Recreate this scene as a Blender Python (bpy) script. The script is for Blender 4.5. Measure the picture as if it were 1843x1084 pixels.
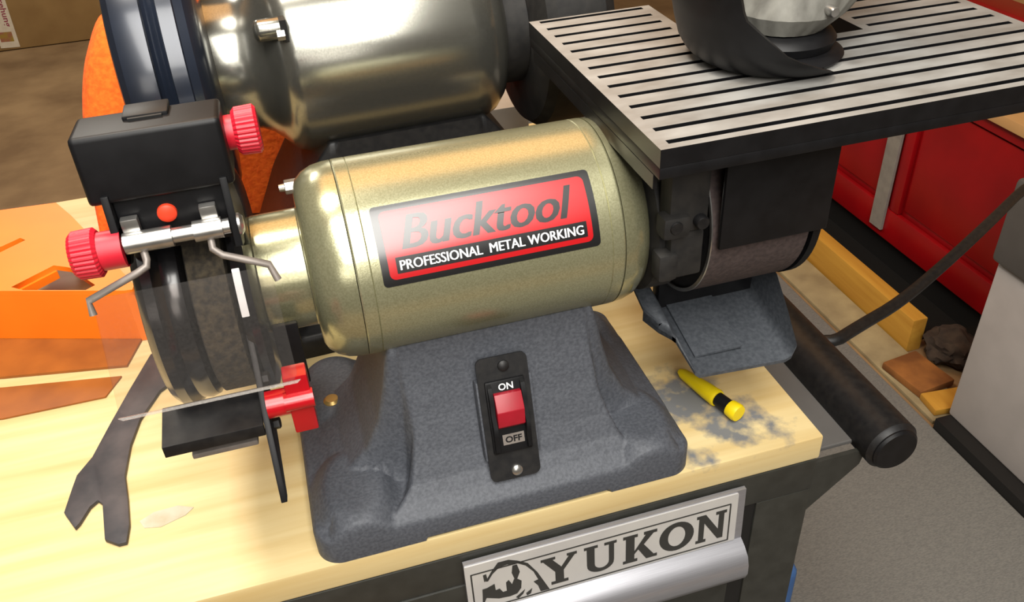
import bpy, bmesh, math, random
from mathutils import Vector, Matrix, noise
for o in list(bpy.data.objects): bpy.data.objects.remove(o)
S = bpy.context.scene; COL = S.collection
random.seed(4)
BZ = 0.86          # height of the bench top above the floor; coordinates below are measured from the bench top

# ------------------------------------------------------------ camera, light, exposure
def camera():
    right, down, fwd = (Vector(v) for v in CAMROWS)
    cd = bpy.data.cameras.new('camera'); c = bpy.data.objects.new('camera', cd); COL.objects.link(c)
    m = Matrix((right, -down, -fwd)).transposed().to_4x4()
    m.translation = Vector(CAMPOS) + Vector((0, 0, BZ)); c.matrix_world = m
    cd.sensor_width = 36; cd.lens = 36*1550/1843; cd.clip_start = .01
    S.camera = c
CAMROWS = [[0.9581479, -0.2822729, -0.0476926], [-0.2010856, -0.5450435, -0.8139362], [0.2037576, 0.7894616, -0.5789933]]
CAMPOS = [0.04393, -0.41814, 0.50314]
camera()
W = bpy.data.worlds.new('world'); S.world = W; W.use_nodes = True
W.node_tree.nodes['Background'].inputs[0].default_value = (.30, .25, .19, 1)
W.node_tree.nodes['Background'].inputs[1].default_value = .32
def area(name, loc, target, sx, sy, power, col):
    d = bpy.data.lights.new(name, 'AREA'); d.shape = 'RECTANGLE'; d.size = sx; d.size_y = sy; d.energy = power; d.color = col
    o = bpy.data.objects.new(name, d); COL.objects.link(o); o.location = Vector(loc) + Vector((0, 0, BZ))
    o.rotation_euler = (Vector(target) - Vector(loc)).to_track_quat('-Z', 'Y').to_euler()
area('ceiling_panel_light', (.0, -1.32, 1.55), (.0, -1.1, 0), .95, 2.2, 92, (1, .97, .91))
area('front_fill', (-.35, -2.3, .85), (.1, .1, 0), 1.0, .6, 9, (1, .95, .88))  # added fill for the upright front faces, not a known lamp
area('warm_reflection_fill', (.3, 1.25, 1.6), (.3, 1.2, 0), 1.4, 1.3, 17, (1, .50, .17))  # added panel that gives the motor top its orange reflection
area('overhead_lamp', (-.25, .35, 1.6), (-.25, .36, 0), .3, .3, 19, (1, .93, .82))
area('far_floor_fill', (-.8, 3.2, 1.7), (-.8, 3.25, 0), .3, 1.2, 45, (1, .95, .85))  # added fill that brightens the floor at far left
S.view_settings.view_transform = 'Standard'; S.view_settings.look = 'None'
S.view_settings.gamma = 1; S.view_settings.use_curve_mapping = False
S.view_settings.exposure = -0.06

# ------------------------------------------------------------ materials
def lin(c):
    return tuple(((v/255)/12.92 if v/255 <= .04045 else ((v/255+.055)/1.055)**2.4) for v in c) + (1,)
def mat(name, c1, c2=None, rough=.5, metal=0., scale=20., stretch=(1, 1, 1), bump=0., detail=4., lo=.35, hi=.65, spec=.5, coat=0., crough=.15):
    m = bpy.data.materials.new(name); m.use_nodes = True; n = m.node_tree.nodes; l = m.node_tree.links
    b = n['Principled BSDF']; b.inputs['Roughness'].default_value = rough; b.inputs['Metallic'].default_value = metal
    b.inputs['Specular IOR Level'].default_value = spec; b.inputs['Coat Weight'].default_value = coat
    b.inputs['Coat Roughness'].default_value = crough
    b.inputs['Base Color'].default_value = lin(c1)
    if c2 or bump:
        tc = n.new('ShaderNodeTexCoord'); mp = n.new('ShaderNodeMapping'); mp.inputs['Scale'].default_value = stretch
        nz = n.new('ShaderNodeTexNoise'); nz.inputs['Scale'].default_value = scale; nz.inputs['Detail'].default_value = detail
        l.new(tc.outputs['Object'], mp.inputs[0]); l.new(mp.outputs[0], nz.inputs['Vector'])
        if c2:
            r = n.new('ShaderNodeValToRGB'); r.color_ramp.elements[0].position = lo; r.color_ramp.elements[1].position = hi
            r.color_ramp.elements[0].color = lin(c1); r.color_ramp.elements[1].color = lin(c2)
            l.new(nz.outputs['Fac'], r.inputs[0]); l.new(r.outputs[0], b.inputs['Base Color'])
        if bump:
            bp = n.new('ShaderNodeBump'); bp.inputs['Strength'].default_value = bump; bp.inputs['Distance'].default_value = .002
            l.new(nz.outputs['Fac'], bp.inputs['Height']); l.new(bp.outputs[0], b.inputs['Normal'])
    return m
def wood_mat(name, a, b, dust=None, stretch=(2.2, 34, 34), rough=.5):
    m = mat(name, a, b, rough, 0, 1.6, stretch, .12, 6, .3, .72); n = m.node_tree.nodes; l = m.node_tree.links
    if dust:     # metal dust with a blotchy outline of its own, lying around given spots
        bs = n['Principled BSDF']; src = bs.inputs['Base Color'].links[0].from_socket
        tc = n.new('ShaderNodeTexCoord'); nz = n.new('ShaderNodeTexNoise'); nz.inputs['Scale'].default_value = 60; nz.inputs['Detail'].default_value = 9
        l.new(tc.outputs['Object'], nz.inputs['Vector']); acc = None
        for (x, y, r, k) in dust:
            d = n.new('ShaderNodeVectorMath'); d.operation = 'DISTANCE'; l.new(tc.outputs['Object'], d.inputs[0]); d.inputs[1].default_value = (x, y, 0)
            mr = n.new('ShaderNodeMapRange'); mr.inputs[1].default_value = r; mr.inputs[2].default_value = r*.25; mr.inputs[3].default_value = 0; mr.inputs[4].default_value = k
            l.new(d.outputs['Value'], mr.inputs[0])
            if acc is None: acc = mr.outputs[0]
            else:
                a_ = n.new('ShaderNodeMath'); a_.operation = 'MAXIMUM'; l.new(acc, a_.inputs[0]); l.new(mr.outputs[0], a_.inputs[1]); acc = a_.outputs[0]
        s = n.new('ShaderNodeMath'); s.operation = 'ADD'; l.new(acc, s.inputs[0]); l.new(nz.outputs['Fac'], s.inputs[1])
        rr = n.new('ShaderNodeMapRange'); rr.inputs[1].default_value = .86; rr.inputs[2].default_value = 1.12; l.new(s.outputs[0], rr.inputs[0])
        mx = n.new('ShaderNodeMix'); mx.data_type = 'RGBA'; l.new(rr.outputs[0], mx.inputs['Factor']); l.new(src, mx.inputs['A']); mx.inputs['B'].default_value = lin((112, 113, 114))
        l.new(mx.outputs['Result'], bs.inputs['Base Color'])
    return m
def glass_mat(name, tint, opacity):
    m = bpy.data.materials.new(name); m.use_nodes = True; n = m.node_tree.nodes; l = m.node_tree.links
    b = n['Principled BSDF']; b.inputs['Base Color'].default_value = lin(tint); b.inputs['Roughness'].default_value = .12
    t = n.new('ShaderNodeBsdfTransparent'); t.inputs[0].default_value = (.93, .91, .90, 1); mx = n.new('ShaderNodeMixShader')
    tc = n.new('ShaderNodeTexCoord'); nz = n.new('ShaderNodeTexNoise'); nz.inputs['Scale'].default_value = 700; nz.inputs['Detail'].default_value = 5
    mr = n.new('ShaderNodeMapRange'); mr.inputs[1].default_value = .35; mr.inputs[2].default_value = .8; mr.inputs[3].default_value = opacity*.8; mr.inputs[4].default_value = opacity*1.5
    l.new(tc.outputs['Object'], nz.inputs['Vector']); l.new(nz.outputs['Fac'], mr.inputs[0]); l.new(mr.outputs[0], mx.inputs[0])
    l.new(t.outputs[0], mx.inputs[1]); l.new(b.outputs[0], mx.inputs[2]); l.new(mx.outputs[0], n['Material Output'].inputs[0])
    return m
K = dict(
    wood=wood_mat('pine', (216, 197, 148), (194, 166, 110), [(.345, .040, .062, .62), (.318, .080, .065, .66), (.365, .022, .045, .5), (.300, .012, .03, .5)]),
    woodend=wood_mat('pine_edge', (238, 222, 170), (222, 198, 136)),
    pale=mat('dried_glue', (190, 182, 162), (172, 162, 136), .7, scale=60),
    gold=mat('champagne_paint', (152, 150, 118), (170, 168, 136), .27, .62, 900, bump=.04, coat=.25),
    gold2=mat('champagne_paint_end', (152, 150, 118), (168, 166, 134), .24, .68, 700, bump=.03, coat=.25),
    nickel=mat('nickel_paint', (128, 127, 119), (138, 137, 129), .22, .85, 700, bump=0),
    cast=mat('black_cast', (64, 67, 74), (80, 83, 90), .6, .1, 420, bump=.2, detail=6),
    blk=mat('black_plastic', (13, 13, 15), (20, 20, 22), .45, 0, 60, spec=.28),
    blkm=mat('black_satin', (20, 20, 22), (32, 31, 31), .5, .2, 160, bump=.05),
    dusty=mat('dusty_black', (18, 17, 17), (34, 32, 30), .7, 0, 90, bump=.15, detail=8),
    grd=mat('gloss_black', (16, 16, 18), (30, 30, 32), .22, 0, 40, coat=.4),
    guard2=mat('blue_black_gloss', (24, 30, 42), (34, 42, 58), .30, .25, 12, coat=.5),
    wheel=mat('grinding_wheel', (40, 36, 30), (70, 62, 48), .9, 0, 260, bump=.5),
    red=mat('red_plastic', (196, 24, 44), (204, 34, 52), .42, 0, 30),
    red2=mat('red_knob_gloss', (190, 18, 30), (176, 14, 26), .25, .1, 30, coat=.3),
    rocker=mat('red_rocker', (158, 22, 40), (146, 18, 34), .4, 0, 60),
    dot=mat('orange_red_plug', (238, 66, 34), None, .5),
    steel=mat('bright_steel', (196, 194, 190), (176, 174, 170), .28, .9, 120),
    wire=mat('grey_wire', (142, 134, 128), (128, 120, 114), .5, .4, 100),
    brass=mat('brass_bolt', (168, 140, 84), None, .4, .7),
    lab_k=mat('label_black', (20, 20, 22), None, .30, coat=1., crough=.25),
    lab_r=mat('label_red', (182, 9, 19), None, .30, coat=1., crough=.25),
    lab_w=mat('label_white', (232, 234, 236), None, .3, coat=.4),
    belt=mat('sanding_belt', (74, 62, 60), (58, 48, 47), .85, 0, 300, bump=.3),
    slat=mat('worn_aluminium', (164, 163, 160), (128, 124, 118), .55, .3, 26, (1, 2, 1), .05, 7, .3, .75),
    chute=mat('grey_chute', (64, 68, 74), (80, 84, 90), .55, .2, 320, bump=.12, detail=5),
    orange=mat('orange_plastic', (242, 124, 18), (238, 118, 14), .5, 0, 15),
    amber=mat('amber_shade', (152, 86, 28), (132, 72, 22), .5, 0, 25),  # orange-tinted shade in front of the tray, put into colour
    towel=mat('orange_towel', (250, 112, 26), (232, 92, 16), .95, 0, 180, bump=.6),
    wrench=mat('dark_steel', (62, 62, 66), (84, 80, 82), .55, .5, 40, bump=.1, detail=7),
    yellow=mat('yellow_plastic', (232, 206, 10), (222, 194, 8), .45, 0, 20),
    cab=mat('black_cabinet', (40, 40, 36), (48, 48, 44), .5, 0, 60, bump=.05),
    gap=mat('dark_gap', (12, 12, 12), None, .6),
    alu=mat('brushed_aluminium', (168, 168, 174), (156, 156, 162), .36, .7, 30, (1, 60, 60)),
    alu2=mat('plate_aluminium', (204, 202, 198), (196, 194, 192), .42, .35, 30),
    ink=mat('plate_ink', (44, 44, 42), None, .5),
    concrete=mat('brown_concrete', (146, 118, 82), (112, 86, 56), .75, 0, 3.5, detail=9, bump=.1),
    matg=mat('rubber_mat', (98, 98, 96), (116, 116, 112), .8, 0, 190, (1, 3, 1), .1, 6),
    redchest=mat('red_steel', (158, 9, 17), (138, 7, 15), .35, .1, 6),
    tan=wood_mat('tan_board', (206, 166, 112), (190, 148, 96), None, (6, 1.5, 6)),
    plank=wood_mat('yellow_plank', (196, 148, 58), (176, 126, 44), None, (30, 2.2, 30)),
    beige=mat('beige_board', (160, 146, 110), (134, 120, 90), .8, 0, 14, detail=8, bump=.1),
    rag=mat('dirty_rag', (40, 32, 27), (66, 54, 44), .95, 0, 30, bump=.4),
    brown=mat('brown_scrap', (150, 96, 42), (110, 66, 26), .8, 0, 14, bump=.2),
    boxg=mat('light_grey_panel', (176, 172, 170), (168, 164, 162), .5, 0, 12),
    boxd=mat('dark_grey_lid', (86, 84, 82), (78, 76, 74), .6, 0, 12),
    card=mat('cardboard', (146, 116, 70), (136, 106, 62), .85, 0, 9, detail=7),
    paper=mat('printed_paper', (208, 198, 178), (200, 188, 168), .7, 0, 40),
    maroon=mat('maroon_print', (140, 60, 76), None, .7),
    photo=mat('photo_print', (150, 126, 40), (150, 90, 70), .7, 0, 30),
    blue=mat('blue_plastic', (72, 112, 170), (64, 102, 158), .5, 0, 20),
    strap=mat('grey_strap', (138, 134, 126), (126, 122, 116), .7, 0, 40),
    liner=mat('dusty_grey_liner', (122, 121, 114), (84, 82, 76), .7, 0, 30, (2, 2, 1), .1, 6),
    white=mat('pale_carton', (176, 170, 160), (164, 158, 148), .7, 0, 20),
    shield=glass_mat('clear_shield', (180, 176, 172), .02),
    shedge=glass_mat('clear_shield_edge', (180, 176, 170), .3),
)

# ------------------------------------------------------------ building helpers (bench frame)
def thing(name, label, cat, loc, group=None):
    o = bpy.data.objects.new(name, None); COL.objects.link(o); o.location = Vector(loc) + Vector((0, 0, BZ))
    o.empty_display_size = .05; o['label'] = label; o['category'] = cat; o['base'] = list(loc)
    if group: o['group'] = group
    return o
def root_of(o):
    while o.parent: o = o.parent
    return o
def put(name, bm, m, parent=None, loc=None, smooth=None, label=None):
    """links bm as one mesh; vertices are given in the bench frame"""
    base = Vector(root_of(parent)['base']) if parent else Vector(loc or (0, 0, 0))
    for v in bm.verts: v.co -= base
    bmesh.ops.recalc_face_normals(bm, faces=bm.faces)
    me = bpy.data.meshes.new(name); bm.to_mesh(me); bm.free()
    me.materials.append(K[m])
    if smooth is not None:
        for p in me.polygons: p.use_smooth = True
        me.set_sharp_from_angle(angle=math.radians(smooth))
    o = bpy.data.objects.new(name, me); COL.objects.link(o)
    if parent: o.parent = parent
    else:
        o.location = base + Vector((0, 0, BZ)); o['base'] = list(base)
    if label: o['label'] = label
    return o
def tag(o, label, cat, group=None, kind=None):
    o['label'] = label; o['category'] = cat
    if group: o['group'] = group
    if kind: o['kind'] = kind
    return o
def struct(o): o['kind'] = 'structure'; return o
def bx(x0, x1, y0, y1, z0, z1, bev=0., bm=None, rot=None, seg=2):
    b = bmesh.new(); bmesh.ops.create_cube(b, size=1)
    c = Vector(((x0+x1)/2, (y0+y1)/2, (z0+z1)/2))
    for v in b.verts: v.co = Vector((v.co.x*(x1-x0), v.co.y*(y1-y0), v.co.z*(z1-z0)))
    if bev: bmesh.ops.bevel(b, geom=list(b.edges), offset=bev, segments=seg, affect='EDGES', profile=.6)
    for v in b.verts:
        if rot: v.co = rot @ v.co
        v.co += c
    return join(bm, b)
def join(bm, b):
    if bm is None: return b
    me = bpy.data.meshes.new('t'); b.to_mesh(me); b.free(); bm.from_mesh(me); bpy.data.meshes.remove(me)
    return bm
def lathe(prof, c, axis='x', seg=64, bm=None, a0=0., a1=360., cap=False, rib=None):
    """prof = [(along, radius)]; c = the centre in the two other axes (or a base point for 'z')"""
    b = bmesh.new(); full = abs(a1-a0) >= 359.9; n = seg if full else seg+1; rings = []
    for (t, r) in prof:
        ring = []
        for i in range(n):
            a = math.radians(a0 + (a1-a0)*i/seg); rr = r
            if rib: rr = r*(1 + (rib[1] if (i % rib[0] == 0) else 0))
            u, v = rr*math.cos(a), rr*math.sin(a)
            p = (t, c[0]+u, c[1]+v) if axis == 'x' else (c[0]+u, t, c[1]+v) if axis == 'y' else (c[0]+u, c[1]+v, t)
            ring.append(b.verts.new(p))
        rings.append(ring)
    for k in range(len(rings)-1):
        for i in range(n if full else n-1):
            j = (i+1) % n; b.faces.new((rings[k][i], rings[k][j], rings[k+1][j], rings[k+1][i]))
    if cap:
        for ring in (rings[0], rings[-1]):
            try: b.faces.new(ring)
            except ValueError: pass
    bmesh.ops.remove_doubles(b, verts=b.verts, dist=1e-6)
    return join(bm, b)
def tube(pts, r, seg=12, bm=None, cap=True, smoothn=0):
    P = [Vector(p) for p in pts]
    for _ in range(smoothn):
        Q = [P[0]]
        for i in range(len(P)-1): Q += [P[i].lerp(P[i+1], .25), P[i].lerp(P[i+1], .75)]
        P = Q + [P[-1]]
    b = bmesh.new(); rings = []; up = None
    for i, p in enumerate(P):
        d = (P[min(i+1, len(P)-1)] - P[max(i-1, 0)]).normalized()
        if up is None: up = d.orthogonal().normalized()
        up = (up - d*up.dot(d)).normalized(); s = d.cross(up); rr = r[i] if isinstance(r, (list, tuple)) else r
        rings.append([b.verts.new(p + up*rr*math.cos(2*math.pi*k/seg) + s*rr*math.sin(2*math.pi*k/seg)) for k in range(seg)])
    for k in range(len(rings)-1):
        for i in range(seg):
            j = (i+1) % seg; b.faces.new((rings[k][i], rings[k][j], rings[k+1][j], rings[k+1][i]))
    if cap: b.faces.new(rings[0]); b.faces.new(rings[-1])
    return join(bm, b)
def prism(poly, plane, d0, d1, bev=0., bm=None):
    """extrudes a polygon: plane 'xy' along z, 'xz' along y, 'yz' along x"""
    b = bmesh.new()
    f3 = {'xy': lambda u, v, d: (u, v, d), 'xz': lambda u, v, d: (u, d, v), 'yz': lambda u, v, d: (d, u, v)}[plane]
    A = [b.verts.new(f3(u, v, d0)) for u, v in poly]; B = [b.verts.new(f3(u, v, d1)) for u, v in poly]
    b.faces.new(A); b.faces.new(B[::-1]); n = len(poly)
    for i in range(n): b.faces.new((A[i], A[(i+1) % n], B[(i+1) % n], B[i]))
    bmesh.ops.recalc_face_normals(b, faces=b.faces)
    if bev:
        e = [e for e in b.edges if len(e.link_faces) == 2 and e.calc_face_angle(0) > .5]
        bmesh.ops.bevel(b, geom=e, offset=bev, segments=2, affect='EDGES', profile=.6)
    return join(bm, b)
def holed(outer, holes, z0, z1):
    cu = bpy.data.curves.new('t', 'CURVE'); cu.dimensions = '2D'; cu.fill_mode = 'BOTH'; cu.extrude = (z1-z0)/2
    for poly in [outer] + holes:
        s = cu.splines.new('POLY'); s.points.add(len(poly)-1); s.use_cyclic_u = True
        for p, q in zip(s.points, poly): p.co = (q[0], q[1], 0, 1)
    return curve_bm(cu, Matrix.Translation((0, 0, (z0+z1)/2)))
def curve_bm(cu, mx=None):
    o = bpy.data.objects.new('t', cu); COL.objects.link(o); bpy.context.view_layer.update()
    me = bpy.data.meshes.new_from_object(o.evaluated_get(bpy.context.evaluated_depsgraph_get()))
    b = bmesh.new(); b.from_mesh(me); bpy.data.objects.remove(o); bpy.data.curves.remove(cu); bpy.data.meshes.remove(me)
    if mx: bmesh.ops.transform(b, matrix=mx, verts=b.verts)
    return b
def text(s, x0, x1, y0, y1, shear=0., bold=0., spacing=1., ext=0.):
    cu = bpy.data.curves.new('t', 'FONT'); cu.body = s; cu.shear = shear; cu.offset = bold; cu.space_character = spacing; cu.size = 1; cu.extrude = ext; cu.resolution_u = 3
    b = curve_bm(cu); xs = [v.co.x for v in b.verts]; ys = [v.co.y for v in b.verts]
    ax, bx_, ay, by = min(xs), max(xs), min(ys), max(ys)
    for v in b.verts:
        v.co.x = x0 + (v.co.x-ax)/(bx_-ax)*(x1-x0); v.co.y = y0 + (v.co.y-ay)/(by-ay)*(y1-y0)
    return b
def rrect(x0, x1, y0, y1, r, n=6):
    P = []
    for cx, cy, a in ((x1-r, y1-r, 0), (x0+r, y1-r, 90), (x0+r, y0+r, 180), (x1-r, y0+r, 270)):
        for k in range(n+1):
            t = math.radians(a+90*k/n); P.append((cx+r*math.cos(t), cy+r*math.sin(t)))
    return P
def flat(poly, bm=None):
    b = bmesh.new(); b.faces.new([b.verts.new((x, y, 0)) for x, y in poly]); return join(bm, b)
def bend(b, R, ang0, x0, c, step=.0025, off=0.):
    """wraps a flat (x, arc) mesh onto the motor cylinder"""
    ys = [v.co.y for v in b.verts]; y = min(ys)+step
    while y < max(ys):
        bmesh.ops.bisect_plane(b, geom=b.verts[:]+b.edges[:]+b.faces[:], plane_co=(0, y, 0), plane_no=(0, 1, 0)); y += step
    for v in b.verts:
        a = math.radians(ang0) + v.co.y/R; r = R+off+v.co.z
        v.co = Vector((x0+v.co.x, c[0]-r*math.cos(a), c[1]+r*math.sin(a)))
    return b
def xf(b, mx): bmesh.ops.transform(b, matrix=mx, verts=b.verts); return b
def frame(o, ex, ey):
    """matrix that maps (u, v, w) to o + u ex + v ey + w n"""
    ex = Vector(ex).normalized(); ey = Vector(ey); ey = (ey - ex*ey.dot(ex)).normalized(); n = ex.cross(ey)
    m = Matrix((ex, ey, n)).transposed().to_4x4(); m.translation = Vector(o); return m
def interp(x, T):
    if x <= T[0][0]: return T[0][1]
    for (a, b), (c, d) in zip(T, T[1:]):
        if x <= c: return b + (d-b)*(x-a)/(c-a)
    return T[-1][1]
def sm(t): t = max(0., min(1., t)); return t*t*(3-2*t)
def knob(c, r, l0, l1, axis_pts=None, teeth=30, hub=None):
    """ribbed round knob along x from l0 to l1"""
    b = lathe([(l0, 0), (l0, r*.82), (l0+.15*(l1-l0), r*.97), (l1-.12*(l1-l0), r), (l1, r*.86), (l1, 0)], c, 'x', teeth*3, rib=(3, -.05))
    if hub: lathe([(hub[0], 0), (hub[0], hub[2]), (hub[1], hub[2]), (hub[1], 0)], c, 'x', 32, b)
    return b

# ------------------------------------------------------------ the setting
struct(put('floor', bx(-3, 3.2, -1.5, 5.6, -BZ-.05, -BZ), 'concrete'))
struct(put('wall_right', bx(2.9, 3.0, -1.5, 5.6, -BZ, 1.9), 'tan'))
struct(put('wall_back', bx(-3, 3.0, 5.5, 5.6, -BZ, 1.9), 'tan'))
o = put('floor_mat', bx(.15, 1.25, -.9, 2.6, -BZ, -BZ+.008, .003), 'matg', loc=(.2, .8, -BZ))
tag(o, 'speckled grey rubber floor mat right of the black tool cabinet', 'floor mat')

# ------------------------------------------------------------ workbench: cabinet and pine top
wt = put('worktop', bx(-.62, .405, 0, .677, -.025, 0, .002), 'wood', loc=(0, 0, 0), smooth=30)
tag(wt, 'pale pine worktop strewn with grey metal dust on the black cabinet', 'worktop')
put('glue_patch', prism([(-.128, .088), (-.118, .094), (-.10, .095), (-.088, .089), (-.094, .083), (-.112, .077), (-.124, .080)], 'xy', 0, .0006), 'pale', wt, label='pale dried smear')
cb = thing('tool_cabinet', 'black steel tool cabinet with silver handle and nameplate under the pine worktop', 'cabinet', (-.1, .3, -BZ))
body = put('body', bx(-.60, .40, .006, .64, -.78, -.0255, .003), 'cab', cb, smooth=30)
put('top_rail', bx(-.60, .403, -.0005, .0055, -.060, -.0255, .001), 'cab', cb, smooth=30)
put('stile', bx(.352, .403, -.0005, .0055, -.78, -.0605, .001), 'cab', cb, smooth=30)
dr = put('drawer', bx(-.59, .335, -.002, .0055, -.26, -.0605, .002), 'cab', cb, smooth=30)
put('drawer', bx(-.59, .335, -.002, .0055, -.46, -.27, .002), 'cab', cb, smooth=30)
put('drawer', bx(-.59, .335, -.002, .0055, -.74, -.47, .002), 'cab', cb, smooth=30)
put('slide_gap', bx(.3355, .3515, .001, .0055, -.78, -.0605), 'gap', cb)
for x in (-.52, .32):
    for y in (.08, .56):
        w = put('caster', lathe([(y-.016, 0), (y-.016, .03), (y-.012, .035), (y+.012, .035), (y+.016, .03), (y+.016, 0)], (x, -BZ+.0435), 'y', 24), 'gap', cb, smooth=35)
        put('fork', bx(x-.02, x+.02, y-.022, y+.022, -BZ+.08, -.78, .003), 'cab', w)
# nameplate and handle are one aluminium extrusion
hp = []
for y, z in ((-.0025, -.031), (-.006, -.031), (-.009, -.087), (-.016, -.090), (-.023, -.096), (-.026, -.104), (-.0265, -.114), (-.024, -.122), (-.018, -.128), (-.010, -.131), (-.0025, -.131)): hp.append((y, z))
hd = put('handle', prism(hp, 'yz', .1005, .336), 'alu', dr, smooth=40, label='brushed silver drawer handle')
b = prism(rrect(0, .2285, 0, .0535, .001), 'xy', 0, .0012); PL = frame((.1005, -.0089, -.0862), (1, 0, 0), (0, .003, .056))
plate = put('nameplate', xf(b, PL), 'alu2', cb, label='silver nameplate with black bear and letters')
def pl(polys):
    b = None
    for i, p in enumerate(polys): b = join(b, prism(p, 'xy', .0012, .0015+i*.00001)) if b else prism(p, 'xy', .0012, .0015)
    return xf(b, PL)
U, V = .2285, .0535
put('plate_border', xf(holed(rrect(.004, U-.006, .002, V-.009, .0008), [rrect(.0052, U-.0072, .0032, V-.0102, .0006)], .0012, .0015), PL), 'ink', plate)
# slab serif lettering YUKON
def glyph(ch):
    R = lambda a, b, c, d: [(a, c), (b, c), (b, d), (a, d)]
    s = .09
    if ch == 'Y': return [[(.0, 1), (.0, .91), (.06, .91), (.38, .45), (.38, .09), (.62, .09), (.62, .45), (.94, .91), (1, .91), (1, 1), (.72, 1), (.72, .92), (.78, .91), (.56, .58), (.32, .91), (.40, .92), (.40, 1)], R(.26, .74, 0, .10)]
    if ch == 'U':
        P = [(0, 1), (0, .91), (.08, .91), (.08, .34)] + [(.5-.42*math.cos(t), .30-.30*math.sin(t)) for t in [math.pi*k/12 for k in range(1, 12)]] + [(.92, .34), (.92, .91), (1, .91), (1, 1), (.62, 1), (.62, .91), (.76, .91), (.76, .34)] + [(.54+.22*math.cos(t), .32-.20*math.sin(t)) for t in [math.pi*k/10 for k in range(1, 10)]] + [(.32, .34), (.32, .91), (.42, .91), (.42, 1)]
        return [P]
    if ch == 'K': return [R(.0, .42, 0, .1), R(.0, .42, .9, 1), R(.08, .33, .05, .95), [(.33, .38), (.66, .9), (.60, .9), (.60, 1), (.98, 1), (.98, .9), (.88, .9), (.60, .56), (.90, .1), (1, .1), (1, 0), (.68, 0), (.44, .42), (.33, .28)]]
    if ch == 'N': return [R(0, .34, 0, .1), R(.08, .26, .05, .95), [(0, 1), (.30, 1), (.74, .36), (.74, .9), (.64, .9), (.64, 1), (1, 1), (1, .9), (.92, .9), (.92, 0), (.74, 0), (.26, .70), (.1, .9), (0, .9)]]
for ch, u0, u1 in (('Y', .262, .392), ('U', .418, .538), ('K', .562, .692), ('N', .842, .958)):
    put('letter', pl([[(u0*U+(u1-u0)*U*x, 0.0080+.0312*y) for x, y in p] for p in glyph(ch)]), 'ink', plate)
eo = lambda rx, ry: [(.766*U+rx*math.cos(2*math.pi*k/28), 0.0236+ry*math.sin(2*math.pi*k/28)) for k in range(28)]
put('letter', xf(holed(eo(.0152, .0161), [eo(.0076, .0112)], .0012, .0015), PL), 'ink', plate)
# bear emblem, traced in the plate's own plane
be = lambda L: [(u*U, v*V) for u, v in L]
bt = lambda L: be([((x-42)/1763, 1-(y-(550-.289*(x-42)))/255) for x, y in L])
bear = [bt([(160, 615), (200, 560), (245, 508), (310, 490), (365, 492), (425, 502), (480, 548), (550, 640), (492, 655), (478, 622), (452, 602), (482, 588), (455, 545), (410, 515), (360, 505), (345, 512), (300, 515), (250, 532), (205, 572), (175, 612)]),
        bt([(330, 520), (358, 512), (372, 550), (352, 590), (378, 600), (372, 640), (345, 672), (300, 690), (265, 690), (282, 668), (282, 615), (300, 600), (318, 622), (335, 590), (322, 560)]),
        bt([(135, 660), (165, 650), (212, 625), (215, 660), (240, 650), (258, 668), (285, 660), (300, 690), (230, 705), (155, 705), (125, 755), (132, 700)]),
        bt([(148, 582), (168, 574), (172, 600), (152, 618)]),
        bt([(335, 695), (395, 648), (382, 672), (350, 700)]),
        bt([(400, 670), (440, 640), (430, 668), (405, 682)])]
put('bear_emblem', pl(bear), 'ink', plate)
# push handle on the cabinet side
ph = put('push_handle', lathe([(-.014, 0), (-.014, .020), (-.010, .0225), (-.009, .0238), (.60, .0238), (.60, 0)], (.466, -.022), 'y', 40), 'blkm', cb, smooth=40, label='black tubular push handle')
put('end_cap', lathe([(-.0165, 0), (-.0165, .0185), (-.0145, .0205), (-.012, .0205)], (.466, -.022), 'y', 40), 'blk', ph, smooth=40)
for y in (-.006, .50):
    put('bracket', prism([(.4005, -.030), (.450, -.030), (.447, -.046), (.4005, -.090)], 'xz', y+.006, y+.010), 'cab', cb)
put('shelf_flange', bx(.4005, .4435, .010, .60, -.030, -.026, .001), 'boxd', cb)

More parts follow.
